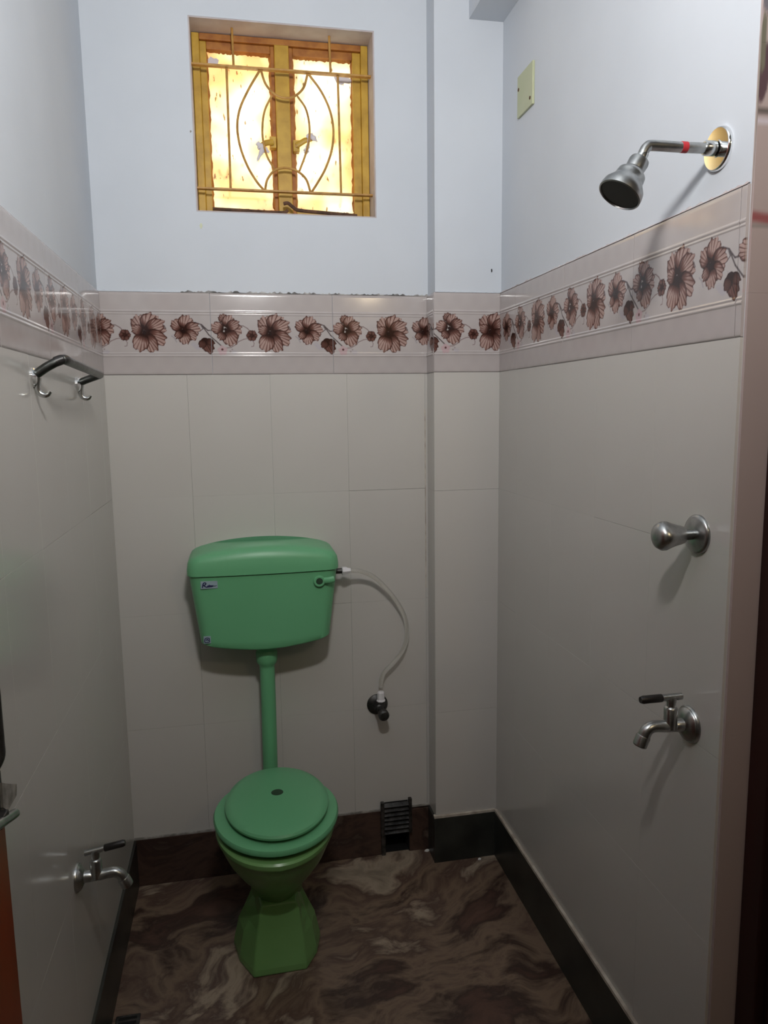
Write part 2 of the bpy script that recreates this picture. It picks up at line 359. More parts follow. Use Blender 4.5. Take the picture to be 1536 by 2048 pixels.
def border_mesh(w, u0, step=1.3, period=375.0):
    """width w metres starting at print position u0 (mm); front face with two raised beads"""
    nu = max(2, int(w*1000/step)); g = .0006
    us = np.linspace(g, w-g, nu)
    vs_ = np.concatenate([[g, .004], np.linspace(.010, .030, 4), np.arange(.052, .194, step/1000), np.linspace(.205, .235, 4), [TH-.004, TH-g]])
    def bead(v, c, hw): return np.clip(1-((v-c)/hw)**2, 0, 1)
    off = TT + .0016*bead(vs_, .0565, .0035) + .0012*bead(vs_, .064, .0025) + .0016*bead(vs_, .188, .0035) + .0012*bead(vs_, .181, .0025)
    off[0] -= .001; off[-1] -= .001
    Ug, Vg = np.meshgrid(us, vs_, indexing='ij'); nv = len(vs_)
    P = np.stack([Ug, -np.broadcast_to(off, Ug.shape), Vg], -1).reshape(-1, 3)
    colr = paint_print(u0 + Ug*1000*375.0/period, Vg*1000).reshape(-1, 3)
    idx = np.arange(nu*nv).reshape(nu, nv)
    q = np.stack([idx[:-1, :-1], idx[1:, :-1], idx[1:, 1:], idx[:-1, 1:]], -1).reshape(-1, 4)
    # skirt back to the wall
    ring = np.concatenate([idx[:, 0], idx[-1, 1:], idx[::-1, -1][1:], idx[0, ::-1][1:-1]])
    back = P[ring].copy(); back[:, 1] = 0; n0 = len(P); nr = len(ring)
    P = np.vstack([P, back]); colr = np.vstack([colr, np.tile(BASE, (nr, 1))])
    bi = n0 + np.arange(nr); sk = np.stack([ring, bi, np.roll(bi, -1), np.roll(ring, -1)], -1)
    F = np.vstack([q, sk]).astype(np.int32)
    me = bpy.data.meshes.new('border_tile'); me.vertices.add(len(P)); me.vertices.foreach_set('co', P.ravel())
    me.loops.add(F.size); me.loops.foreach_set('vertex_index', F.ravel())
    me.polygons.add(len(F)); me.polygons.foreach_set('loop_start', np.arange(0, F.size, 4, dtype=np.int32))
    me.update(calc_edges=True)
    at = me.attributes.new('print', 'FLOAT_COLOR', 'POINT'); at.data.foreach_set('color', np.hstack([colr, np.ones((len(colr), 1))]).ravel())
    me.polygons.foreach_set('use_smooth', np.concatenate([np.ones(len(q), bool), np.zeros(len(sk), bool)]))
    me.materials.append(MAT['border']); return me
put(border_mesh(.324, 51), 'border_tile', wall_back, (0, 0, ZB), 0)
put(border_mesh(.375, 0), 'border_tile', wall_back, (.324, 0, ZB), .0006)
put(border_mesh(PX-.699, 0), 'border_tile', wall_back, (.699, 0, ZB), -.0004)
put(border_mesh(W-PX+TT-.001, -6), 'border_tile', wall_pillar, (PX-TT, -PD, ZB), 0)
put(border_mesh(PD-.007, 300), 'border_tile', wall_pillar, (PX, -.007, ZB), -PI/2)
PR = .338
put(border_mesh(.225-.0935, 375*(1-(.225-.0935)/PR), period=338.), 'border_tile', wall_right, (W, -.0935, ZB), -PI/2)
bm_r = border_mesh(PR, 0, 1.1, 338.)
for k in range(3): put(bm_r, 'border_tile', wall_right, (W, -.225-k*PR, ZB), -PI/2 + random.uniform(-.001, .001))
put(border_mesh(-YE-1.239, 0, 1.1, 338.), 'border_tile', wall_right, (W, -1.239, ZB), -PI/2)
bm_l = border_mesh(.345, 0, 1.6, 345.)
for k in range(2): put(bm_l, 'border_tile', wall_left, (0, -1.01+k*.345, ZB), PI/2)
put(border_mesh(.320-.007, 0, 1.6, 345.), 'border_tile', wall_left, (0, -.32, ZB), PI/2)
put(bm_l, 'border_tile', wall_left, (0, -1.355, ZB), PI/2)

# ragged plaster seam over the tiles
def seam(parent, p0, p1, nrm, name, m, amp, n, lift=0.0):
    p0 = Vector(p0); p1 = Vector(p1); nrm = Vector(nrm); vs = []; fs = []
    for i in range(n+1):
        t = i/n; p = p0.lerp(p1, t); up = amp*(.25+random.random()**2*1.3); dn = amp*.3
        for dz, d in ((-dn, .0008), (-dn, TT+.0008), (up*.4, TT*.7), (up, .0008)): vs.append(p + nrm*d + Vector((0, 0, dz+lift)))
    for i in range(n):
        for k in range(3): fs.append((i*4+k, i*4+4+k, i*4+5+k, i*4+1+k))
    mb = MB(); mb.add(vs, fs); return mb.build(name, m, parent)
seam(wall_back, (.24, 0, ZT), (PX-.002, 0, ZT), (0, -1, 0), 'plaster_seam', 'dirt_seam', .0042, 150, .0005)
seam(wall_back, (.002, 0, ZT), (.24, 0, ZT), (0, -1, 0), 'plaster_seam', 'paint', .004, 40, .0005)
seam(wall_pillar, (PX, -PD, ZT), (W-.002, -PD, ZT), (0, -1, 0), 'plaster_seam', 'paint', .003, 40, .0005)
seam(wall_right, (W, -PD, ZT), (W, YE+.002, ZT), (-1, 0, 0), 'plaster_seam', 'reveal', .004, 150, .0005)
# yellowed corner joint beside the pillar
MB().box(.9955, .9985, -TT-.0006, -TT+.001, .95, 1.55).build('stained_joint', 'grout', wall_back)

# end of the right wall: narrow tiles of another pattern, then the dark timber door frame
def jamb_col(X, Z):
    C = np.empty(X.shape+(3,)); C[:] = (.40, .322, .305)
    def bl(a, c): a = np.clip(a, 0, 1)[..., None]; C[:] = C*(1-a)+np.array(c)*a
    bl(np.clip(1-np.abs(Z-1.853+.1*(X-.03))/.012, 0, 1)*1.6, (.28, .09, .09)); bl(1-np.abs(Z-1.842)/.004, (.20, .19, .17))
    bl((1-np.abs(Z-2.003)/.008), (.55, .50, .54)); bl((1-np.abs(Z-2.018)/.008)*1.3, (.12, .10, .09))
    def leaf(x, z, l, w, rot, c):
        dx = X-x; dz = Z-z; a = dx*math.sin(rot)+dz*math.cos(rot); b_ = dx*math.cos(rot)-dz*math.sin(rot)
        d = (a/l)**2+(b_/w)**2; bl((1-d)*3, c)
    leaf(.008, 2.075, .05, .011, .1, (.10, .06, .07)); leaf(.004, 2.12, .05, .006, .0, (.16, .15, .11)); leaf(.03, 2.15, .035, .012, -.7, (.10, .05, .06))
    leaf(.02, 2.19, .03, .02, .6, (.16, .15, .17)); leaf(.05, 2.06, .03, .02, .5, (.34, .36, .40)); leaf(.03, 2.25, .05, .016, .3, (.14, .08, .10)); leaf(.045, 2.33, .05, .016, -.4, (.14, .13, .10))
    return C
zj = [0, .19, .575, .96, 1.345, 1.735, 2.12, 2.505, CEIL]
for z0, z1 in zip(zj[:-1], zj[1:]):
    nx, nz = 18, int((z1-z0)/.004); xs_ = np.linspace(.0004, .054, nx); zs_ = np.linspace(z0+.0001, z1-.0001, nz)
    Xg, Zg = np.meshgrid(xs_, zs_, indexing='ij'); idx = np.arange(nx*nz).reshape(nx, nz)
    vs_ = [(W+x, YE-.006, z) for x, z in zip(Xg.ravel(), Zg.ravel())]
    fs_ = np.stack([idx[:-1, :-1], idx[1:, :-1], idx[1:, 1:], idx[:-1, 1:]], -1).reshape(-1, 4).tolist()
    colr = jamb_col(Xg, Zg).reshape(-1, 3); n0 = len(vs_)
    vs_ += [(W+x, YE, z) for x in (xs_[0], xs_[-1]) for z in (zs_[0], zs_[-1])]
    a, b_, c_, d_ = idx[0, 0], idx[0, -1], idx[-1, 0], idx[-1, -1]
    me = bpy.data.meshes.new('jamb_tile')
    fs_ += [(*idx[0, :].tolist(), n0+1, n0), (*idx[-1, ::-1].tolist(), n0+2, n0+3), (*idx[::-1, 0].tolist(), n0, n0+2), (*idx[:, -1].tolist(), n0+3, n0+1)]
    me.from_pydata(vs_, [], fs_); at = me.attributes.new('print', 'FLOAT_COLOR', 'POINT')
    colr = np.vstack([colr, np.tile((.40, .322, .305), (4, 1))]); at.data.foreach_set('color', np.hstack([colr, np.ones((len(colr), 1))]).ravel())
    me.materials.append(MAT['jamb_print']); o = bpy.data.objects.new('jamb_tile', me); COL.objects.link(o); o.parent = wall_right
MB().box(W+.002, W+.05, YE-.018, YE-.0065, 0, S).build('skirting_end', 'skirt_dark', br)
fr = struct(MB().box(W+.054, W+.15, YE-.055, YE-.001, 0, 2.5).build('trim_2', 'frame_red_shaded', bevel=.004), 'dark red timber door frame post at the right edge, shadow put into its colour')
MB().box(W+.075, W+.15, YE-.066, YE-.055, 0, 2.5).build('frame_stop', 'frame_red_shaded', fr, bevel=.002)

# ------------------------------------------------------------------ window
win = struct(bpy.data.objects.new('window_1', None), 'small two-leaf window with amber glass and gold grille'); COL.objects.link(win); win.location = (.57, .1, WZ0)
O = win.location
fx0, fx1, fz0, fz1, fy0, fy1 = WX0+.005, WX1-.005, WZ0+.005, WZ1-.005, .085, .150
def wbox(name, m, x0, x1, y0, y1, z0, z1, parent=None, bev=.002):
    return MB(O if parent is None else O).box(x0, x1, y0, y1, z0, z1).build(name, m, parent or win, bevel=bev)
wbox('frame_side', 'ochre', fx0, fx0+.022, fy0, fy1, fz0, fz1); wbox('frame_side', 'ochre', fx1-.022, fx1, fy0, fy1, fz0, fz1)
wbox('frame_head', 'ochre_dark', fx0+.022, fx1-.022, fy0, fy1, fz1-.018, fz1); wbox('frame_sill', 'ochre', fx0+.022, fx1-.022, fy0, fy1, fz0, fz0+.012)
wbox('meeting_stile', 'ochre', .549, .593, .083, .125, fz0+.012, fz1-.018)
for (x0, x1, inner) in ((fx0+.022, .549, 1), (.593, fx1-.022, -1)):
    sash = MB(O).box(x0, x0+.022, .098, .135, fz0+.012, fz1-.018).box(x1-.022 if inner == 1 else x1-.022, x1, .098, .135, fz0+.012, fz1-.018)
    a = x0; b2 = x1
    so = bpy.data.objects.new('sash', None); COL.objects.link(so); so.parent = win
    # stiles: the outer one ochre, the one beside the middle post darker
    ox0, ox1 = (x0, x0+.020) if inner == 1 else (x1-.026, x1)
    ix0, ix1 = (x1-.012, x1) if inner == 1 else (x0, x0+.013)
    wbox('stile', 'ochre', ox0, ox1, .096, .135, fz0+.012, fz1-.018, so); wbox('stile', 'ochre_dark', ix0, ix1, .096, .135, fz0+.012, fz1-.018, so)
    px0, px1 = (ox1, ix0) if inner == 1 else (ix1, ox0)
    wbox('rail', 'ochre_dark', px0, px1, .096, .135, fz1-.040, fz1-.018, so); wbox('rail', 'ochre', px0, px1, .096, .135, fz0+.012, fz0+.030, so)
    wbox('pane', 'amber_glass', px0-.004, px1+.004, .112, .116, fz0+.026, fz1-.036, so, 0)
    # ragged putty round the pane
    vs_ = []; fs_ = []
    per = []
    zt, zb = fz1-.040, fz0+.030; n = 40
    for i in range(n): per.append((px0+(px1-px0)*i/n, zt, 0, -1))
    for i in range(n): per.append((px1, zt+(zb-zt)*i/n, -1, 0))
    for i in range(n): per.append((px1+(px0-px1)*i/n, zb, 0, 1))
    for i in range(n): per.append((px0, zb+(zt-zb)*i/n, 1, 0))
    for (x, z, dx, dz) in per:
        w = .0025+.0045*random.random(); vs_ += [(x, .104, z), (x+dx*w, .1115, z+dz*w)]
    k = len(per); fs_ = [(2*i, 2*((i+1) % k), 2*((i+1) % k)+1, 2*i+1) for i in range(k)]
    mb = MB(O); mb.add(vs_, fs_); mb.build('putty', 'ochre_dark', so)
for xc, zc, s in ((.362, 2.612, 1), (.765, 2.590, 1.25)):     # grey filler patches on the glass
    r = [(xc+s*.024*math.cos(w)*(.6+.5*random.random()), zc+s*.014*math.sin(w)*(.6+.6*random.random())) for w in np.linspace(0, 2*PI, 15)[:-1]]
    MB(O).loft([[(x, .1115, z) for x, z in r], [(x, .1085, z) for x, z in r]], smooth=False).build('filler_patch', 'rag', win)
# window catches with torn plastic on them
def catch(x, z, sx, tipx, tipz):
    c = MB(O).box(min(x-.010, x+.010), x+.010, .070, .083 if False else .097, z-.016, z+.018).build('catch', 'ochre', win, bevel=.002)
    MB(O).lathe((x, .070, z), (0, -1, 0), [(.0045, 0), (.0045, .003), (.002, .004)], 12).build('rivet', 'grille_gold', c)
    MB(O).tube([(x, .066, z), ((x+tipx)/2, .060, (z+tipz)/2+.004), (tipx, .056, tipz)], [.009, .0085, .007], 10, flat=.45).build('lever', 'ochre', c)
    return c
c1 = catch(.536, 2.376, -1, .492, 2.356); c2 = catch(.608, 2.369, 1, .660, 2.390)
def rag(pts, rad, par):
    p = smoothpath(pts, 4); k = len(p); MB(O).tube(p, [max(.0012, r*(.75+.5*random.random())) for r in np.interp(np.linspace(0, 1, k), np.linspace(0, 1, len(rad)), rad)], 9, flat=.55).build('plastic_scrap', 'rag', par)
rag([(.486, .052, 2.366), (.494, .050, 2.357), (.500, .050, 2.345), (.490, .052, 2.325), (.484, .053, 2.312)], [.006, .011, .009, .005, .0012], c1)
rag([(.497, .050, 2.352), (.510, .050, 2.346), (.522, .052, 2.340)], [.009, .008, .004], c1)
rag([(.637, .052, 2.392), (.650, .050, 2.394), (.661, .051, 2.388), (.672, .053, 2.379)], [.003, .010, .008, .0015], c2)
rag([(.646, .050, 2.388), (.642, .050, 2.366), (.636, .050, 2.349), (.634, .052, 2.341)], [.005, .005, .009, .004], c2)
# grille
gr = bpy.data.objects.new('grille', None); COL.objects.link(gr); gr.parent = win; gr['label'] = 'gold painted iron grille with a leaf-shaped centre'
GY = .045
def bar(pts, r=.0036, m='grille_gold', name='bar', y=GY, sm=True):
    p = [(x, y, z) for x, z in pts]
    if sm and len(p) > 2: p = smoothpath(p, 5)
    return MB(O).tube(p, r, 8).build(name, m, gr)
def flatbar(z, x0, x1): return MB(O).box(x0, x1, GY-.011, GY+.006, z-.0028, z+.0028).build('flat_bar', 'grille_gold', gr, bevel=.001)
flatbar(2.574, WX0+.003, WX1-.003); flatbar(2.223, WX0+.003, WX1-.003)
bar([(.423, 2.684), (.424, 2.576)]); bar([(.715, 2.684), (.717, 2.576)])
bar([(.403, 2.572), (.401, 2.225)]); bar([(.739, 2.572), (.742, 2.225)])
bar([(.501, 2.571), (.464, 2.512), (.437, 2.456), (.428, 2.404), (.435, 2.348), (.455, 2.293), (.481, 2.25), (.503, 2.225)])
bar([(.649, 2.571), (.687, 2.523), (.713, 2.468), (.722, 2.411), (.715, 2.354), (.695, 2.3), (.671, 2.259), (.648, 2.225)])
bar([(.505, 2.571), (.518, 2.533), (.544, 2.507), (.573, 2.498), (.603, 2.504), (.632, 2.53), (.646, 2.571)])
bar([(.505, 2.225), (.513, 2.258), (.537, 2.286), (.572, 2.295), (.606, 2.287), (.633, 2.264), (.646, 2.225)])
bar([(.535, 2.502), (.513, 2.46), (.504, 2.417), (.504, 2.373), (.515, 2.326), (.537, 2.288)], .0032)
bar([(.613, 2.505), (.637, 2.472), (.647, 2.429), (.646, 2.385), (.633, 2.337), (.613, 2.288)], .0032)
bar([(.345, 2.162), (.45, 2.160), (.553, 2.158), (.572, 2.166)], .005, 'rust', 'bent_rod', .03)
bar([(.560, 2.186), (.574, 2.188), (.590, 2.176), (.61, 2.168), (.70, 2.163), (.79, 2.158)], .0055, 'rust', 'bent_rod', .035)
# paint chips on the wall by the window
def chip(x, z, w, h, m, parent=wall_back, y=0.0):
    r = [(x+w*math.cos(a)*(.6+.5*random.random()), z+h*math.sin(a)*(.6+.5*random.random())) for a in np.linspace(0, 2*PI, 11)[:-1]]
    MB().loft([[(a, y, b) for a, b in r], [(a, y-.0006, b) for a, b in r]], smooth=False).build('paint_chip', m, parent)
chip(.309, 2.104, .005, .010, 'plate_green'); chip(1.195, 1.978, .003, .006, 'black_plastic', wall_pillar, -PD); chip(.291, 2.37, .003, .004, 'cement')

# ------------------------------------------------------------------ cistern
cist = empty('cistern', (.4535, -.006, .82), 'green plastic flush cistern with domed lid, high on the back wall', 'cistern')
CO = cist.location; CX = .4535
def rrect(hw, yb, yf, r, z, bow=.012, n=8):
    pts = []
    for (sx, cy, a0) in ((1, yf+r, -PI/2), (1, yb-.004, 0), (-1, yb-.004, PI/2), (-1, yf+r, PI)):
        rr = r if cy == yf+r else .004
        for k in range(n+1):
            a = a0+PI/2*k/n; x = sx*(hw-rr)+rr*math.cos(a); y = cy+rr*math.sin(a)
            pts.append((x, y))
    # resample the straight front into the arc list so that it can bow
    out = []
    for i, (x, y) in enumerate(pts):
        out.append((x, y)); x2, y2 = pts[(i+1) % len(pts)]
        if abs(x2-x) > .1:
            for k in range(1, 12): t = k/12; out.append((x+(x2-x)*t, y+(y2-y)*t))
    res = []
    for x, y in out:
        f = max(0, (yb-y)/(yb-yf)); res.append((CX+x, y-bow*(1-(x/hw)**2)*f, z))
    return res
def zcurve(ring, amp, hw):
    return [(x, y, z+amp*(1-((x-CX)/hw)**2)) for x, y, z in ring]
YB = -.007; YF = -.176
rings = []
for t, dw, dy, am in ((0, .028, .03, -.016), (.0, .010, .010, -.021), (.012, .0035, .003, -.022), (.03, 0, 0, -.021), (.10, 0, 0, -.014), (.22, 0, 0, 0), (.6, 0, 0, 0), (1, 0, 0, 0)):
    z = .8505+(1.0662-.8505)*t; hw = .196+(.2225-.196)*t-dw
    rings.append(zcurve(rrect(hw, YB, YF+.012*(1-t)+dy, .035, z), am, hw))
MB(CO).loft(rings).build('tank', 'green_plastic', cist)
rings = []
for z, dw, dy, am in ((1.0692, .004, .004, 0), (1.0692, 0, 0, 0), (1.085, 0, 0, .002), (1.105, .003, .002, .010), (1.116, .010, .007, .018), (1.1205, .020, .016, .024), (1.123, .036, .034, .027), (1.124, .07, .07, .029)):
    hw = .2275-dw; rings.append(zcurve(rrect(hw, YB, YF-.006+dy, .036, z), am, .2275))
MB(CO).loft(rings).build('lid', 'green_plastic', cist)
MB(CO).loft([rrect(.218, YB-.001, YF+.005, .034, 1.0655), rrect(.218, YB-.001, YF+.005, .034, 1.0700)]).build('lid_gap_shade', 'green_dark', cist)  # dark insert colours in the shade of the gap under the lid
FYc = lambda x: YF - .012*(1-((x-CX)/.222)**2)     # front face
lx, lz = .617, 1.036; ly = FYc(lx)+.002
lev = MB(CO).lathe((lx, ly, lz), (0, -1, 0), [(.0175, 0), (.0175, .008), (.0155, .010), (.0105, .010), (.0105, .004)], 28).build('flush_lever', 'green_plastic', cist)
MB(CO).lathe((lx, ly, lz), (0, -1, 0), [(.0104, .003), (.0104, .0065), (.004, .0075)], 20).build('pivot', 'green_dark', lev)
MB(CO).tube(smoothpath([(lx+.013, ly-.006, lz+.001), (lx+.028, ly-.012, lz+.003), (lx+.045, ly-.014, lz+.007)], 5), [.011]*5+[.0095]*6 if False else .0095, 10, flat=.45).build('paddle', 'green_plastic', lev)
# two stickers: scrawled blue logo, small square mark
st = MB(CO).box(.266, .315, FYc(.29)-.0012, FYc(.27)+.001, 1.032, 1.0545).build('brand_sticker', 'sticker', cist, bevel=.0004)
sy = FYc(.29)-.0018
def ink(pts, r, par, y=sy): MB(CO).tube(smoothpath([(x, y, z) for x, z in pts], 5), r, 6, flat=.3, up=(1, 0, 0)).build('lettering', 'ink', par)
ink([(.2705, 1.036), (.2725, 1.044), (.2745, 1.0495), (.2790, 1.0510), (.2815, 1.0480), (.2790, 1.0445), (.2745, 1.0430), (.2790, 1.0395), (.2850, 1.0365)], .0016, st)
ink([(.285, 1.0365), (.287, 1.041), (.289, 1.0375), (.291, 1.043), (.293, 1.0375), (.2955, 1.0415), (.2975, 1.0375), (.300, 1.0415), (.302, 1.0375), (.3045, 1.0415), (.3065, 1.0380), (.3095, 1.0410), (.3120, 1.0410)], .0017, st)
sz = .8720
s2 = MB(CO).box(.2665, .2875, FYc(.277)+.0085, FYc(.277)+.013, sz-.0105, sz+.0115).build('quality_mark', 'sticker', cist, bevel=.0004)
y2 = FYc(.277)+.008
ink([(.2705, sz+.005), (.2765, sz+.007), (.2835, sz+.005)], .0013, s2, y2); ink([(.2835, sz+.005), (.2835, sz-.006)], .0012, s2, y2)
ink([(.2705, sz+.005), (.2705, sz-.006), (.2835, sz-.006)], .0012, s2, y2); ink([(.273, sz), (.278, sz+.002), (.281, sz-.002)], .0016, s2, y2)
# flush pipe
fp = empty('flush_pipe', (.4530, -.10, .36), 'green flush pipe running from the cistern down behind the toilet lid', 'pipe')
FO = fp.location
MB(FO).lathe((.4535, -.10, .823), (0, 0, -1), [(.026, 0), (.033, .002), (.033, .012), (.030, .016), (.0335, .022), (.0335, .046), (.031, .058), (.0245, .066), (.0238, .072)], 32).build('coupling', 'green_plastic', fp)
MB(FO).lathe((.4535, -.10, .838), (0, 0, -1), [(.022, 0), (.022, .02)], 24).build('outlet', 'green_dark', fp)
MB(FO).tube(smoothpath([(.4535, -.10, .76), (.4535, -.10, .62), (.4525, -.10, .48), (.452, -.10, .375), (.452, -.106, .342), (.452, -.130, .327), (.452, -.152, .326)], 6), .0236, 24).build('pipe', 'green_plastic', fp)

# ------------------------------------------------------------------ toilet
toi = empty('toilet', (.452, -.34, 0), 'green toilet pan with closed lid on a faceted pedestal', 'toilet')
TO = toi.location; TX = .452
def ell(cx, cy, rx, ryf, ryb, z, n=56, pw=2.0):
    out = []
    for i in range(n):
        a = 2*PI*i/n; c, s = math.cos(a), math.sin(a)
        x = rx*math.copysign(abs(c)**(2/pw), c); y = (ryb if s > 0 else ryf)*math.copysign(abs(s)**(2/pw), s)
        out.append((cx+x, cy+y, z))
    return out
p0 = [(.374, -.500), (.521, -.498), (.556, -.440), (.573, -.375), (.520, -.150), (.380, -.150), (.320, -.352), (.336, -.428)]
pm = [(.385, -.474), (.514, -.473), (.545, -.420), (.558, -.365), (.500, -.17), (.400, -.17), (.337, -.345), (.350, -.412)]
pq = [(.390, -.462), (.511, -.461), (.532, -.415), (.542, -.360), (.495, -.18), (.405, -.18), (.354, -.345), (.366, -.408)]
p1 = [(.395, -.452), (.508, -.451), (.516, -.410), (.518, -.355), (.490, -.18), (.410, -.18), (.385, -.345), (.387, -.406)]
p2 = [(.402, -.440), (.500, -.440), (.506, -.395), (.508, -.345), (.490, -.18), (.410, -.18), (.394, -.335), (.396, -.395)]
R3 = lambda p, z: [(x, y, z) for x, y in p]
mixp = lambda a, b, t: [(x+(X-x)*t, y+(Y-y)*t) for (x, y), (X, Y) in zip(a, b)]
MB(TO).loft([R3(p0, 0), R3(mixp(p0, pm, .12), .02), R3(pm, .082), R3(pq, .115), R3(p1, .148), R3(p2, .175)], smooth=False).build('pedestal', 'green_ceramic', toi, bevel=.006, seg=3)
secs = [(.130, -.300, .075, .120, .13), (.190, -.310, .078, .135, .14), (.225, -.325, .092, .158, .15), (.265, -.340, .118, .185, .16), (.310, -.355, .142, .208, .175), (.350, -.365, .157, .220, .185), (.372, -.370, .163, .225, .19)]
rings = [ell(TX, cy, rx, rf, rb, z) for z, cy, rx, rf, rb in secs]
rings += [ell(TX, -.370, .166, .228, .19, .374), ell(TX, -.370, .168, .229, .192, .378), ell(TX, -.370, .168, .229, .192, .388), ell(TX, -.370, .163, .224, .19, .393), ell(TX, -.370, .12, .18, .15, .393)]
MB(TO).loft(rings).build('bowl', 'green_ceramic', toi)
SX = .4565
rings = [ell(SX, -.372, .10, .15, .12, .405), ell(SX, -.372, .168, .211, .185, .405), ell(SX, -.372, .1755, .217, .190, .409), ell(SX, -.372, .177, .218, .190, .416), ell(SX, -.372, .173, .214, .187, .423), ell(SX, -.371, .160, .201, .178, .426), ell(SX, -.37, .10, .15, .12, .426)]
MB(TO).loft(rings).build('seat_ring', 'green_plastic', toi)
LX = .4595; LY = -.366
rings = [ell(LX, LY+.003, .10, .15, .12, .434), ell(LX, LY, .141, .191, .185, .434), ell(LX, LY, .146, .196, .189, .437), ell(LX, LY, .147, .197, .190, .443), ell(LX, LY, .143, .193, .187, .449), ell(LX, LY+.002, .128, .175, .170, .4535), ell(LX, LY+.004, .10, .14, .135, .457), ell(LX, LY+.006, .06, .085, .08, .459), ell(LX, LY+.006, .02, .03, .03, .4595)]
lid = MB(TO).loft(rings).build('seat_lid', 'green_plastic', toi)
MB(TO).lathe((.4615, -.352, .4585), (0, 0, 1), [(.0175, 0), (.0175, .0012), (.014, .0022)], 26).build('lid_boss', 'green_dark', lid, label='dark oval plug in the lid')
MB(TO).lathe((.5255, -.405, .4530), (0, 0, 1), [(.0055, 0), (.0055, .003), (.003, .004)], 10).build('burn_mark', 'black_plastic', lid, label='small black spot on the lid')
for sx in (-1, 1):
    h = MB(TO).lathe((LX+sx*.062, -.196, .424), (0, 0, 1), [(.012, 0), (.012, .007), (.010, .009)], 18).build('hinge', 'green_plastic', toi)
    MB(TO).tube([(LX+sx*.062-.016, -.188, .429), (LX+sx*.062+.016, -.188, .429)], .0045, 10).build('hinge_pin', 'green_plastic', h)
MB(TO).tube(smoothpath([(.392, -.235, .428), (.378, -.228, .443), (.370, -.232, .440)], 3), .0035, 6).build('hinge_bolt', 'rust', toi)

# ------------------------------------------------------------------ supply hose and angle valve
hs = empty('supply_hose', (.829, -.04, .60), 'clear plastic hose looping from the cistern to the wall valve', 'hose')
HO = hs.location
hp = smoothpath([(.716, -.085, 1.041), (.735, -.083, 1.040), (.765, -.076, 1.034), (.808, -.062, 1.010), (.855, -.050, .962), (.895, -.042, .905), (.918, -.040, .850), (.920, -.040, .790), (.905, -.040, .745), (.873, -.040, .705), (.846, -.040, .680), (.832, -.042, .655), (.829, -.043, .628)], 6)
MB(HO).tube(hp, .0072, 14).build('tube', 'hose', hs)
MB(HO).lathe((.677, -.085, 1.042), (1, 0, 0), [(.009, 0), (.009, .026)], 16).build('inlet_stem', 'steel_dark', hs)
MB(HO).lathe((.700, -.085, 1.0415), (1, 0, 0), [(.012, 0), (.0145, .002), (.0135, .014), (.010, .020), (.0085, .028)], 6).build('nut', 'white_plastic', hs)
av = empty('angle_valve', (.824, -.006, .552), 'chrome angle valve below the clear hose, dark reflections put into its colour', 'valve')
AO = av.location  # dark metal colour stands in for the valve reflecting dark surroundings
MB(AO).lathe((.823, -.006, .553), (0, -1, 0), [(.036, 0), (.036, .003), (.033, .006), (.020, .013), (.014, .014)], 32).build('flange', 'steel_dark', av)
MB(AO).lathe((.824, -.012, .553), (0, -1, 0), [(.0135, 0), (.0135, .022), (.017, .024), (.017, .040), (.0125, .044), (.0125, .056)], 24).build('body', 'steel_dark', av)
MB(AO).lathe((.829, -.043, .553), (0, 0, 1), [(.012, 0), (.012, .026), (.0105, .028)], 20).build('outlet', 'steel_dark', av)
MB(AO).lathe((.829, -.066, .546), (.06, -1, -.12), [(.012, -.004), (.017, .002), (.0185, .010), (.0165, .016), (.0185, .022), (.015, .028), (.006, .030)], 20).build('knob', 'steel_dark', av)
MB(HO).lathe((.829, -.043, .578), (0, 0, 1), [(.0150, 0), (.0150, .003), (.0125, .006), (.0120, .030), (.0095, .033)], 8, smooth=False).build('nut', 'white_plastic', hs)

# ------------------------------------------------------------------ bib taps
def bib_tap(loc, s, label, name='bib_tap', m='chrome', fl_r=.036, lever_tilt=0.0, lev_len=.045):
    """s=-1: projects to -x (right wall), +1: projects to +x (left wall)"""
    t = empty(name, loc, label, 'tap', 'bib taps'); L = Vector(loc)
    P = lambda x, y, z: L + Vector((s*x, y, z))
    B = lambda: MB(L)
    B().lathe(P(0, 0, 0), (s, 0, 0), [(fl_r, 0), (fl_r, .003), (fl_r*.93, .006), (fl_r*.9, .006), (fl_r*.86, .009), (fl_r*.55, .014), (.014, .016)], 36).build('flange', m, t)
    B().lathe(P(.012, 0, 0), (s, 0, 0), [(.0128, 0), (.0128, .016), (.0115, .020)], 24).build('shank', m, t)
    pts = smoothpath([P(.026, 0, -.001), P(.050, 0, 0), P(.066, 0, .002), (P(.080, 0, .002)), P(.091, 0, -.005), P(.097, 0, -.018)], 6)
    k = len(pts); B().tube(pts, [.0112+.0018*max(0, (i/k-.55)) for i in range(k)], 20).build('spout', m, t)
    d = Vector((s*.40, 0, -.92)).normalized(); B().lathe(P(.096, 0, -.014), d, [(.0128, 0), (.0135, .002), (.0135, .020), (.0115, .022)], 20).build('nozzle', m, t)
    bo = B().lathe(P(.041, 0, .002), (0, 0, 1), [(.0125, -.006), (.0128, .004), (.0128, .034), (.0105, .037), (.0085, .038), (.0085, .052)], 24).build('bonnet', m, t)
    ty = lever_tilt
    le = B().tube([P(.020, 0, .058-ty*.021), P(.062, 0, .058+ty*.021)], .0068, 14).build('lever', m, t)
    B().lathe(P(.041, 0, .046), (0, 0, 1), [(.009, 0), (.010, .008), (.008, .014)], 16).build('stem_cap', m, bo)
    B().tube([P(.060, 0, .058+ty*.019), P(.062, 0, .058+ty*.021), P(.060+lev_len-.005, 0, .058+ty*(.019+lev_len-.005)), P(.060+lev_len, 0, .058+ty*(.019+lev_len))], [.006, .0078, .0078, .006], 14).build('grip', 'black_plastic', le)
    return t
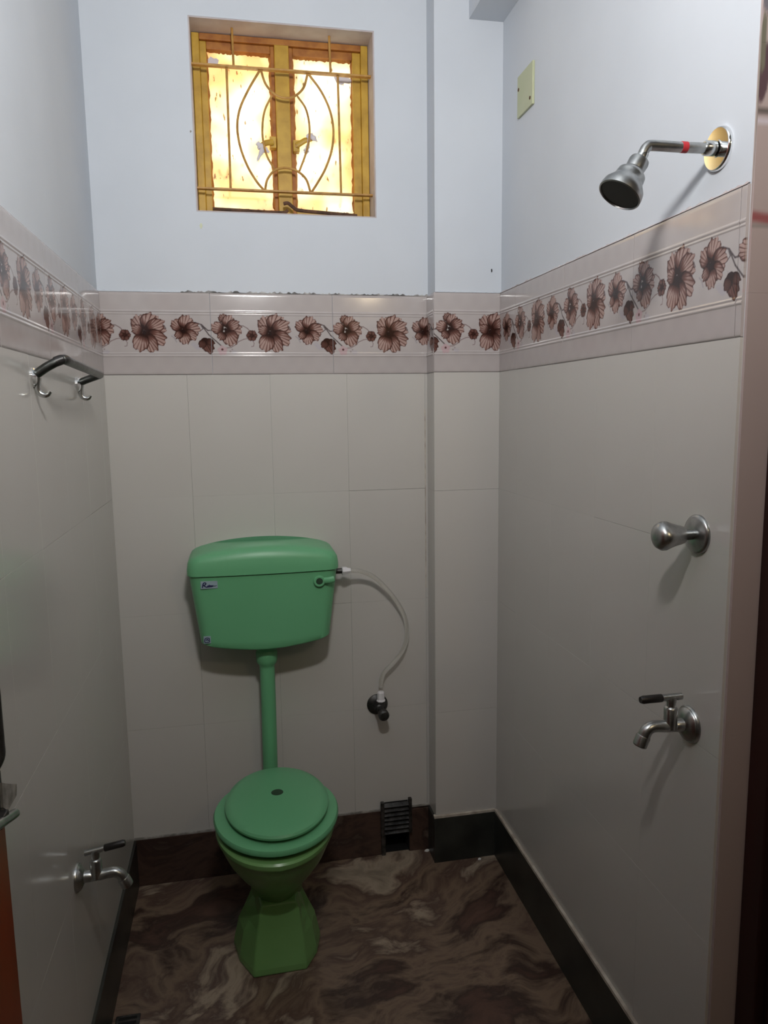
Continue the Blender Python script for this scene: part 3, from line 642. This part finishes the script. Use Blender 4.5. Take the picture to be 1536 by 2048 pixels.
bib_tap((W-TT, -1.165, .943), -1, 'chrome bib tap with black lever grip on the right wall', lev_len=.046, m='chrome_dull')
bib_tap((TT, -.785, .547), 1, 'low chrome bib tap on the left wall near the floor', lever_tilt=.16, fl_r=.031, m='chrome_dull')

# ------------------------------------------------------------------ stop-cock knob on the right wall
kn = empty('stop_cock', (W-TT, -1.165, 1.314), 'round chrome stop-cock knob on the right wall below the shower', 'valve'); L = kn.location
MB(L).lathe(L, (-1, 0, 0), [(.037, 0), (.037, .004), (.0345, .007), (.031, .008), (.022, .012), (.012, .013)], 36).build('flange', 'chrome_dull', kn)
MB(L).lathe(L+Vector((-.010, 0, 0)), (-1, 0, 0), [(.0098, 0), (.0098, .022), (.011, .024)], 24).build('stem', 'chrome_dull', kn)
kr = []
for h, r, fl in ((.030, .011, 0), (.032, .0160, .0), (.037, .0172, .03), (.046, .0185, .07), (.056, .0215, .08), (.066, .0255, .06), (.075, .0262, .03), (.083, .0225, 0), (.088, .015, 0), (.090, .005, 0)):
    kr.append([L+Vector((-h, r*(1+fl*math.cos(4*a))*math.cos(a), r*(1+fl*math.cos(4*a))*math.sin(a))) for a in np.linspace(0, 2*PI, 41)[:-1]])
MB(L).loft(kr).build('knob', 'chrome_dull', kn)

# ------------------------------------------------------------------ shower
sh = empty('shower', (W, -1.168, 1.990), 'chrome shower head on a short wall arm with red tape', 'shower'); L = sh.location
MB(L).lathe(L, (-1, 0, 0), [(.036, 0), (.0365, .003), (.0355, .0065), (.0340, .0080), (.0335, .0082), (.0330, .0082), (.0150, .0082), (.0146, .0082), (.0145, .010)], 40).build('flange', 'chrome_bright', sh)
MB(L).lathe(L+Vector((-.012, 0, 0)), (-1, 0, 0), [(.0125, 0), (.0125, .016), (.010, .020)], 24).build('arm_socket', 'chrome', sh)
ap = smoothpath([L+Vector((-.02, 0, 0)), L+Vector((-.07, 0, -.001)), L+Vector((-.127, 0, -.001)), L+Vector((-.138, 0, -.004)), L+Vector((-.144, 0, -.012)), L+Vector((-.148, 0, -.022))], 7)
arm = MB(L).tube(ap, .0088, 20).build('arm', 'chrome_dull', sh)
MB(L).lathe(L+Vector((-.064, 0, -.0008)), (-1, 0, 0), [(.0086, 0), (.0093, .0005), (.0093, .011), (.0086, .0115)], 20).build('tape', 'red_tape', arm)
d = Vector((-.52, -.06, -.80)).normalized(); hb = L+Vector((-.146, 0, -.018))
MB(L).lathe(hb, d, [(.004, -.008), (.009, -.004), (.0095, .004), (.008, .010)], 20).build('ball_joint', 'chrome', sh)
hd = MB(L).lathe(hb, d, [(.010, .008), (.0165, .010), (.0175, .014), (.0165, .030), (.0195, .033), (.0245, .038), (.0255, .043), (.026, .050), (.0295, .056), (.036, .066), (.0375, .073), (.0375, .080), (.0350, .081), (.0335, .077)], 40).build('shower_head', 'chrome_dull', sh)
MB(L).lathe(hb, d, [(.034, .0765), (.0335, .0790)], 40).build('spray_plate', 'black_plastic', hd)
e1 = d.cross(Vector((0, 1, 0))).normalized(); e2 = d.cross(e1)

# ------------------------------------------------------------------ electrical blank plate
pl = empty('blank_plate', (W, -.281, 2.433), 'pale green square cover plate high on the right wall', 'switch plate'); L = pl.location
MB(L).box(W-.007, W, -.338, -.226, 2.377, 2.489).build('plate', 'plate_green', pl, bevel=.0015)
for yy, zz in ((-.236, 2.452), (-.322, 2.398)):
    MB(L).lathe((W-.0065, yy, zz), (-1, 0, 0), [(.0048, 0), (.0048, .0014), (.003, .002)], 12).build('screw', 'rust', pl)

# ------------------------------------------------------------------ towel rail with hooks (left wall)
tr = empty('towel_rail', (0, -.61, 1.622), 'chrome towel rail with two hooks on the left wall', 'towel rail'); L = tr.location
for yb in (-.822, -.405):
    MB(L).lathe((TT, yb, 1.622), (1, 0, 0), [(.019, 0), (.019, .003), (.016, .006), (.009, .009)], 24).build('flange', 'chrome_bright', tr)
    MB(L).tube(smoothpath([(.014, yb, 1.622), (.012, yb, 1.606), (.014, yb, 1.594), (.022, yb, 1.588), (.030, yb, 1.589), (.035, yb, 1.595)], 5), [.0072-.0035*i/25 for i in range(26)], 12, flat=.8).build('hook', 'chrome', tr)
MB(L).tube([(.010, -.822, 1.627), (.030, -.822, 1.641), (.052, -.822, 1.653), (.060, -.818, 1.656), (.062, -.806, 1.6565), (.062, -.61, 1.651), (.063, -.425, 1.6455), (.061, -.412, 1.645), (.053, -.406, 1.643), (.030, -.405, 1.635), (.010, -.405, 1.627)], .0090, 14).build('rail', 'rail_steel', tr)
MB(L).tube([(.048, -.8225, 1.6515), (.0585, -.819, 1.6560), (.0625, -.809, 1.6570), (.0625, -.795, 1.6566)], .0098, 14).build('corner_sleeve', 'black_plastic', tr)
# ------------------------------------------------------------------ drain grating, floor drain, scraps
dg = empty('drain_grating', (.880, -.016, .09), 'small dark slatted grating over the drain hole by the pillar', 'grating'); L = dg.location
for x in (.832, .930): MB(L).box(x-.006, x+.006, -.032, -.018, .080, .203 if x < .9 else .208).build('post', 'steel_dark', dg, bevel=.002)
for k in range(7):
    z = .190-k*.0165; MB(L).add([(.838, -.020, z+.004), (.924, -.020, z+.004), (.924, -.034, z-.004), (.838, -.034, z-.004), (.838, -.018, z+.001), (.924, -.018, z+.001), (.924, -.032, z-.007), (.838, -.032, z-.007)],
        [(0, 1, 2, 3), (7, 6, 5, 4), (0, 4, 5, 1), (2, 6, 7, 3), (1, 5, 6, 2), (0, 3, 7, 4)]).build('slat', 'steel_dark', dg)
MB(L).box(.838, .924, -.017, -.0145, .082, .196).build('slat_shade', 'hole_shade', dg)  # black sheet painted as the shade between the slats
MB(L).box(.828, .843, -.022, -.0145, 0, .080).build('side_strip', 'steel_dark', dg, bevel=.002)
fd = empty('floor_drain', (.052, -.60, 0), 'square dark drain cover in the floor by the left wall', 'drain'); L = fd.location
MB(L).box(.022, .083, -.650, -.560, .0002, .005).build('cover', 'steel_dark', fd, bevel=.0015)
for k in range(5): MB(L).box(.030, .075, -.640+k*.016, -.632+k*.016, .0046, .0058).build('slot', 'hole_shade', fd)
def scrap(name, x, y, r, label):
    mb = MB((x, y, 0)); ring = []
    for z, k in ((.0005, 1), (.004, .8), (.007, .25)):
        ring.append([(x+r*k*1.6*math.cos(a)*(.6+.6*random.random()), y+r*k*math.sin(a)*(.6+.6*random.random()), z) for a in np.linspace(0, 2*PI, 9)[:-1]])
    tag(mb.loft(ring, smooth=False).build(name, 'paper'), label, 'paper scrap', 'paper scraps by the pillar')
scrap('paper_scrap', .990, -.026, .006, 'tiny white paper scrap on the floor left of the pillar')
scrap('paper_scrap', 1.155, -.115, .005, 'tiny white paper scrap on the floor in front of the pillar')

# ------------------------------------------------------------------ open door leaf at the left
dr = struct(MB().box(.0275, .0625, -2.06, -1.376, .012, 2.35).build('door_1', 'door_red', bevel=.003), 'open red-brown timber door at the left edge')
MB().box(.0625, .0665, -1.95, -1.49, .25, .95).build('door_panel', 'door_red', dr, bevel=.003); MB().box(.0625, .0665, -1.95, -1.49, 1.25, 2.15).build('door_panel', 'door_red', dr, bevel=.003)
MB().tube(smoothpath([(.062, -1.497, 1.128), (.082, -1.489, 1.133), (.0925, -1.476, 1.148), (.0925, -1.472, 1.165), (.0925, -1.4715, 1.20), (.0925, -1.4715, 1.235), (.0925, -1.475, 1.262), (.082, -1.485, 1.278), (.062, -1.497, 1.282)], 5), .0085, 12, flat=.8).build('pull_handle', 'steel_dark', dr)
bolt = MB().box(.0625, .0655, -1.480, -1.384, 1.040, 1.090).build('bolt_plate', 'steel_dark', dr, bevel=.001)
MB().tube([(.076, -1.515, 1.058), (.076, -1.455, 1.050), (.076, -1.378, 1.0245)], .0065, 12).build('bolt_rod', 'chrome_dull', bolt)
MB().box(.0655, .0790, -1.440, -1.408, 1.036, 1.048).build('bolt_staple', 'steel_dark', bolt, bevel=.002)
hp_ = [(-1.404, 1.082), (-1.376, 1.066), (-1.346, 1.050), (-1.351, 1.036), (-1.390, 1.036), (-1.408, 1.050)]
MB().add([(.069, y, z) for y, z in hp_]+[(.072, y, z) for y, z in hp_], [(0, 1, 2, 3, 4, 5), (11, 10, 9, 8, 7, 6)]+[(i, (i+1) % 6, 6+(i+1) % 6, 6+i) for i in range(6)]).build('hasp', 'cement', bolt)

# ------------------------------------------------------------------ the lamp that lights the room: on the wall over the doorway, above the frame
lp = empty('wall_lamp', LAMP_POS, 'round LED lamp on the wall above the doorway', 'lamp'); L = lp.location
ax = Vector((0, math.cos(LAMP_TILT), math.sin(LAMP_TILT)))
MB(L).lathe(L, ax, [(LAMP_R, 0), (LAMP_R, .002), (LAMP_R*.8, .006), (LAMP_R*.4, .009), (.004, .010)], 24).build('diffuser', 'bulb_glow', lp)
MB(L).lathe(L, ax, [(LAMP_R*.7, -.034), (LAMP_R+.006, -.022), (LAMP_R+.006, .001), (LAMP_R+.0005, .001), (LAMP_R+.0005, -.004)], 28).build('housing', 'white_plastic', lp)
MB(L).box(L.x-.03, L.x+.03, LINTEL_Y, L.y-.02, L.z-.03, L.z+.02).build('mount', 'white_plastic', lp, bevel=.003)

gl = empty('globe_fill', (1.35, HY+.15, 2.42), 'dim globe added on the lobby wall behind the camera to light the jamb', 'lamp'); L = gl.location  # added fill source, lifts the jamb and the lower walls
MB(L).lathe(L, (0, 0, 1), [(.02, -.088), (.055, -.072), (.082, -.036), (.09, 0), (.082, .036), (.055, .072), (.02, .088)], 24).build('globe', 'fill_glow', gl)
MB(L).box(L.x-.03, L.x+.03, HY, L.y-.091, L.z-.03, L.z+.03).build('mount', 'white_plastic', gl, bevel=.003)
